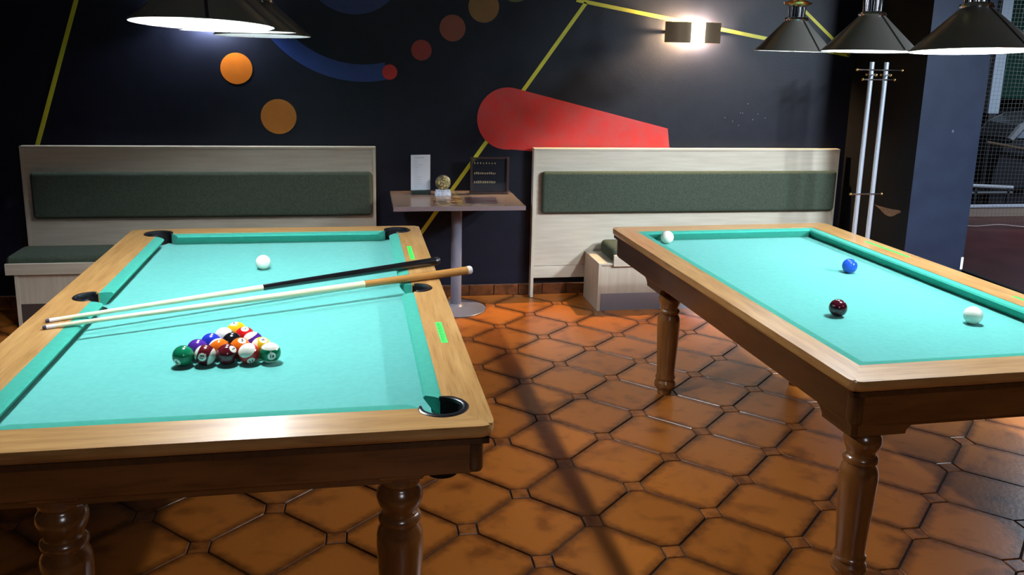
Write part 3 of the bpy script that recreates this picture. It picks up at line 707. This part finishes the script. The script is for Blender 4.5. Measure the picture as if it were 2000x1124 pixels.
# ------------------------------------------------------------------ upholstered benches
def bench(label, x0, x1, top, seat, mirror=False):
    """x0..x1 back panel; seat=(sx0, sx1) box extent, fascia start"""
    t = thing('bench', label, 'bench', (x0, 4.95, 0)); W = x1 - x0
    sx0, sx1, fx0, zf0, zf1, zb0, kz = seat
    link('back_panel', nb(.018, W - .018, 0, .018, .195, top - .014), PALE, t)
    link('top_edge', nb(.0, W, -.006, .045, top - .014, top, bev=.002), PALE, t)
    link('side_panel', nb(0, .018, -.004, .045, 0, top - .014, bev=.0015), PALEV, t); link('side_panel', nb(W - .018, W, -.004, .045, 0, top - .014, bev=.0015), PALEV, t)
    link('bottom_rail', nb(.018, W - .018, .004, .022, .118, .192), PALE, t)
    # back cushion
    bm = nb(.048, W - .022, -.042, .0, .515, .764, bev=.022, seg=5); link('back_cushion', bm, FELT, t, True)
    # seat box
    link('seat_box', nb(sx0 + .018, sx1 - .018, -.310, -.012, kz, zf0), PALEV, t)
    link('seat_side', nb(sx0, sx0 + .018, -.318, -.006, 0, zf0, bev=.0015), PALEV, t); link('seat_side', nb(sx1 - .018, sx1, -.318, -.006, 0, zf0, bev=.0015), PALEV, t)
    link('kick_plate', nb(sx0 + .018, sx1 - .018, -.312, -.296, 0, kz), KICK if kz < .12 else mat('dark_kick', (.05, .035, .03), rough=.6), t)
    link('seat_top', nb(sx0, sx1, -.318, -.008, zf0 - .002, zf0 + .012, bev=.002), PALE, t)
    link('seat_fascia', nb(fx0, sx1, -.330, -.312, zf0 - .006, zf1, bev=.002), PALE, t)
    bm = nb(fx0 - .005, sx1 - .01, -.310, -.045, zf0 + .012, zf1 + .035, bev=.028, seg=5); link('seat_cushion', bm, FELT, t, True)
    return t
bench('dim left wall bench with long moss green back cushion', -1.750, .097, .900, (.030, 1.80, -.006, .290, .342, .300, .127))
bench('brightly lit right wall bench with moss green back cushion', 1.002, 2.925, .895, (.328, 1.90, .412, .268, .328, .3, .100))

# ------------------------------------------------------------------ small pedestal table and what stands on it
TZ = .640
t = thing('pedestal_table', 'small taupe table on a grey column between the benches', 'table', (.535, 4.755, 0))
link('tabletop', nb(-.358, .338, -.262, .255, TZ - .022, TZ, bev=.0015), [TTOP], t)
link('table_edge', nb(-.3595, .3395, -.2635, -.2605, TZ - .0235, TZ - .001), TEDGE, t)
link('column', lathe([(.030, .02), (.030, TZ - .024)], 32), GREYM, t, True)
link('base', lathe([(.170, 0), (.172, .004), (.168, .008), (.10, .016), (.045, .022), (.034, .034), (.030, .036)], 48), GREYM, t, True)
link('mount', nb(-.11, .11, -.11, .11, TZ - .030, TZ - .0225), GREYM, t)
t = thing('menu_stand', 'white printed card standing in a dark foot on the small table', 'card stand', (.345, 4.90, TZ), R(7))
link('card', nb(-.055, .055, -.0015, .0015, .022, .222), mat('white_card', (.62, .68, .78), rough=.5), t)
bm = bmesh.new()
for i in range(13):
    zz = .205 - i * .0135; box(bm, -.034, -.034 + (.052 if i == 0 else random.uniform(.012, .05)), -.0021, -.0016, zz, zz + (.0035 if i == 0 else .0016))
link('print', bm, mat('grey_print', (.30, .36, .46), rough=.6), t)
link('foot', nb(-.055, .055, -.022, .022, 0, .024, bev=.004), mat('dark_green_foot', (.02, .035, .035), rough=.25), t)
t = thing('sports_trophy', 'round gold trophy on a marbled block on the small table', 'trophy', (.468, 4.86, TZ), R(5))
bm = xzprism([(-.044, 0), (.044, 0), (.038, .030), (-.038, .030)], -.022, .022)
link('block', bm, mat('blue_white_marble', (.30, .42, .62), rough=.3, col2=(.72, .76, .85), scale=45, detail=6), t)
GM = mat('embossed_gold', (.42, .36, .16), rough=.35, metal=.8, col2=(.12, .10, .08), scale=55, detail=3, bump=.8, bscale=90)
link('medallion', lathe([(0, -.008), (.034, -.010), (.042, -.006), (.043, 0), (.042, .006), (.034, .010), (0, .008)], 40, None, Matrix.Translation((0, 0, .071)) @ Matrix.Rotation(R(90), 4, 'X')), GM, t, True)
bm = bmesh.new(); random.seed(3)
for i in range(16):
    a = random.uniform(0, 2 * PI); rr = random.uniform(.004, .034)
    bmesh.ops.create_icosphere(bm, subdivisions=1, radius=random.uniform(.004, .008), matrix=Matrix.Translation((rr * math.cos(a), -.010, .071 + rr * math.sin(a))))
link('relief', bm, mat('bright_gold', (.70, .62, .30), rough=.3, metal=.7), t, True)
t = thing('glass_plaque', 'dark framed glass plaque with three gold rows on the small table', 'plaque', (.735, 4.90, TZ), R(-4))
DF = mat('dark_wood_frame', (.030, .014, .012), rough=.4)
link('pane', nb(-.096, .098, -.003, .003, .012, .200), mat('smoked_glass', (.02, .022, .03), rough=.08, alpha=.62, spec=.6), t)
link('frame_top', nb(-.100, .104, -.007, .007, .200, .207), DF, t); link('frame_post', nb(.098, .112, -.016, .016, 0, .209, bev=.002), DF, t)
link('frame_post', nb(-.108, -.096, -.012, .012, 0, .207, bev=.002), DF, t); link('base_bar', nb(-.11, .112, -.024, .024, 0, .014, bev=.003), DF, t)
for zz, hh in ((.170, .010), (.112, .012), (.060, .014)):
    bm = bmesh.new()
    for i in range(12 if hh > .011 else 8):
        xx = -.085 + i * (.0105 if hh > .011 else .0165); box(bm, xx, xx + .0048, -.0042, -.0031, zz + random.uniform(-.001, .001), zz + hh * random.uniform(.7, 1))
    link('gold_row', bm, mat('gold_letters', (.42, .33, .18), rough=.4), t)
def leaflet(x0, x1, y0, y1, rz, label, c1, c2):
    t = thing('leaflet', label, 'leaflet', ((x0 + x1) / 2, (y0 + y1) / 2, TZ), rz)
    w_, d_ = (x1 - x0) / 2, (y1 - y0) / 2
    link('sheet', nb(-w_, w_, -d_, d_, .0, .0012), mat('sheet_' + label.split()[0], c1, rough=.2, col2=c2, scale=22, detail=3, lo=.42, hi=.58), t)
    link('printed_panel', nb(-w_ * .9, -w_ * .1, -d_ * .8, d_ * .8, .0012, .0016), mat('panel_' + label.split()[0], tuple(v * .3 for v in c1), rough=.25, col2=c2, scale=40, lo=.45, hi=.6), t)
leaflet(.395, .555, 4.560, 4.770, R(-3), 'brown picture leaflet flat on the small table below the trophy', (.10, .035, .030), (.30, .22, .12))
leaflet(.572, .745, 4.560, 4.775, R(-4), 'greyish picture leaflet flat on the small table below the plaque', (.12, .10, .13), (.05, .02, .02))

# ------------------------------------------------------------------ coat rack
t = thing('coat_stand', 'twin-pole silver coat stand with brass-tipped pegs before the pillar', 'coat stand', (2.818, 4.46, 0))
for sx in (-1, 1): link('pole', tube((sx * .0435, 0, .02), (sx * .0435, 0, 1.428), .0125, seg=20), SILVER, t, True)
link('base', lathe([(.13, 0), (.132, .006), (.12, .014), (.03, .022), (.0, .024)], 40), GREYM, t, True)
def peg(y, z, a, b, dz=0, ax='x'):
    P0 = (a, y, z + dz) if ax == 'x' else (y, a, z); P1 = (b, y, z) if ax == 'x' else (y, b, z)
    p = link('peg', tube(P0, P1, .0042, seg=10), CHROME, t, True)
    for P in (P0, P1):
        bm = bmesh.new(); bmesh.ops.create_uvsphere(bm, u_segments=12, v_segments=8, radius=.0085); kn = link('knob', bm, BRASS, p, True, P); kn['label'] = 'brass knob'
peg(-.0165, 1.386, -.138, .132); peg(-.0165, 1.334, -.100, .092); peg(-.0165, .700, -.100, .092)
peg(-.0435, 1.360, -.05, .04, ax='y'); peg(.0435, 1.360, -.05, .04, ax='y')

# ------------------------------------------------------------------ wall lamps
def sconce(x, z, label, w_, h_, warm, strength):
    t = thing('wall_lamp', label, 'wall lamp', (x, YW, z)); n_ = 40; dep = .062
    def sheet(nm, u0, u1, m, parent, off=0, n_=16):
        bm = bmesh.new(); prev = None
        for i in range(n_ + 1):
            u = u0 + (u1 - u0) * i / n_; X_ = u * w_ / 2; Yd = -(dep + off) * (1 - (abs(u) ** 2.2) * .75) - .002
            P = [bm.verts.new((X_, Yd, -h_ / 2)), bm.verts.new((X_, Yd, h_ / 2)), bm.verts.new((X_, Yd + .0025, h_ / 2)), bm.verts.new((X_, Yd + .0025, -h_ / 2))]
            if prev:
                for q_ in range(4): bm.faces.new((prev[q_], P[q_], P[(q_ + 1) % 4], prev[(q_ + 1) % 4]))
            else: bm.faces.new(P)
            prev = P
        bm.faces.new(prev[::-1]); bmesh.ops.recalc_face_normals(bm, faces=bm.faces)
        return link(nm, bm, m, parent, True)
    br = mat('bronze_plate', (.22, .15, .09), rough=.3, metal=.45)
    sheet('left_plate', -1, -.17, br, t); sheet('right_plate', .34, 1, br, t)
    grid = sheet('perforated_strip', -.17, .34, mat('glow_strip_' + label.split()[0], (.9, .85, .7), rough=.5, emit=warm, estr=min(6.0, strength * .0006)), t, -.004)
    bm = bmesh.new()
    for c_ in (-.03, .17):
        for r_ in range(12):
            u = c_ + random.uniform(-.012, .012); X_ = u * w_ / 2; Yd = -dep * (1 - (abs(u) ** 2.2) * .75) + .001
            if r_ in (5, 6) and c_ < 0: continue
            box(bm, X_ - .0026, X_ + .0026, Yd - .003, Yd, -h_ / 2 + .004 + r_ * h_ / 12.5, -h_ / 2 + .0085 + r_ * h_ / 12.5)
    link('perforation_bars', bm, br, t)
    link('back_plate', nb(-.05, .05, -.008, -.0005, -.05, .05), br, t)
    for sx in (-1, 1): link('arm', nb(sx * w_ * .47 - .003, sx * w_ * .47 + .003, -.02, 0, -.01, .01), br, t)
    bm = bmesh.new(); bmesh.ops.create_icosphere(bm, subdivisions=2, radius=.014, matrix=Matrix.Translation((.012, -.032, 0)) @ Matrix.Diagonal((1, 1, 2.4, 1)))
    link('bulb', bm, mat('bulb_' + label.split()[0], (1, 1, 1), emit=warm, estr=strength), t, True)
sconce(1.945, 1.571, 'curved bronze wall lamp glowing warm above the right bench', .345, .118, (1, .64, .32), 17000)
sconce(-.775, 1.590, 'half hidden bronze wall lamp behind the left hanging lamps', .345, .118, (.80, .86, 1.0), 3500)

# ------------------------------------------------------------------ hanging lamps over the tables
def pendant(x, y, z, D, rx, ry, label, group, strength, bz=.052):
    """z: height of the shade rim"""
    t = thing('hanging_lamp', label, 'hanging lamp', (x, y, z), 0, group); t.rotation_euler = (R(rx), R(ry), 0)
    r = D / 2; hh = .138; rt_ = .050
    sh = link('shade', lathe([(r, 0), (r + .0015, .0015), (r, .004), (rt_, hh), (.02, hh + .003)], 64, caps=False), SHADE, t, True)
    link('lining', lathe([(r - .0005, .0008), (r - .006, .0045), (rt_ - .004, hh - .003), (0, hh - .003)], 64, caps=False), SHADEIN, sh, True)
    for a in (-PI / 2 + .22, PI / 2 + .22):  # dark strips painting the hanging rod's reflection onto the shade
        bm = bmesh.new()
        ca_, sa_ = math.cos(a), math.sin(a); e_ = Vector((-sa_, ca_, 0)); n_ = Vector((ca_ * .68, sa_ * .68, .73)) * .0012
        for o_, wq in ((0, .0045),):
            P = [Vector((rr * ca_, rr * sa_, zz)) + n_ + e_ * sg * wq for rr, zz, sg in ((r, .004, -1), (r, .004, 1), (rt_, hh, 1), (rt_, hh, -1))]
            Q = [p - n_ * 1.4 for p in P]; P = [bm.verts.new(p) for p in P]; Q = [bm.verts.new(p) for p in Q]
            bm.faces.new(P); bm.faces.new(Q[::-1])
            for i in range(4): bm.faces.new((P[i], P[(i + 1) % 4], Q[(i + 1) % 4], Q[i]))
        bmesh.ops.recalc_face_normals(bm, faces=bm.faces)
        link('rod_reflection', bm, mat('dark_rod_reflection', (.05, .048, .045), rough=.25, metal=.6), sh)
    bm = bmesh.new()
    for i in range(8):
        a = 2 * PI * i / 8 + .3; bmesh.ops.create_icosphere(bm, subdivisions=1, radius=.0032, matrix=Matrix.Translation(((r - .001) * math.cos(a), (r - .001) * math.sin(a), .003)))
    link('rim_studs', bm, CHROME, sh, True)
    link('collar', lathe([(.050, hh - .001), (.054, hh + .006), (.050, hh + .014), (.040, hh + .018)], 32), CHROME, t, True)
    bm = lathe([(.030, hh + .016), (.030, hh + .062)], 20)
    for i in range(10):
        a = 2 * PI * i / 10; tube((.031 * math.cos(a), .031 * math.sin(a), hh + .016), (.033 * math.cos(a), .033 * math.sin(a), hh + .064), .006, bm, 8)
    link('fluted_neck', bm, CHROME, t, True)
    link('brass_dish', lathe([(.034, hh + .064), (.060, hh + .074), (.064, hh + .082), (.030, hh + .092), (.012, hh + .11)], 32), BRASS, t, True)
    link('rod', tube((0, 0, hh + .10), (0, 0, 2.64 - z), .007), CHROME, t, True)
    link('ceiling_cup', lathe([(.012, 2.60 - z), (.05, 2.63 - z), (.055, 2.66 - z)], 24), CHROME, t, True)
    bm = bmesh.new(); bmesh.ops.create_icosphere(bm, subdivisions=2, radius=.021, matrix=Matrix.Translation((0, 0, bz)) @ Matrix.Diagonal((1, 1, 1.35, 1)))
    link('bulb', bm, mat('bulb_%d' % int(strength), (1, 1, 1), emit=(.90, .95, 1.0), estr=strength), t, True)
    link('socket', lathe([(.016, bz + .026), (.016, hh - .002)], 16), SHADEIN, t, True)
GL, GRr = 'hanging lamps over the pool table', 'hanging lamps over the carom table'
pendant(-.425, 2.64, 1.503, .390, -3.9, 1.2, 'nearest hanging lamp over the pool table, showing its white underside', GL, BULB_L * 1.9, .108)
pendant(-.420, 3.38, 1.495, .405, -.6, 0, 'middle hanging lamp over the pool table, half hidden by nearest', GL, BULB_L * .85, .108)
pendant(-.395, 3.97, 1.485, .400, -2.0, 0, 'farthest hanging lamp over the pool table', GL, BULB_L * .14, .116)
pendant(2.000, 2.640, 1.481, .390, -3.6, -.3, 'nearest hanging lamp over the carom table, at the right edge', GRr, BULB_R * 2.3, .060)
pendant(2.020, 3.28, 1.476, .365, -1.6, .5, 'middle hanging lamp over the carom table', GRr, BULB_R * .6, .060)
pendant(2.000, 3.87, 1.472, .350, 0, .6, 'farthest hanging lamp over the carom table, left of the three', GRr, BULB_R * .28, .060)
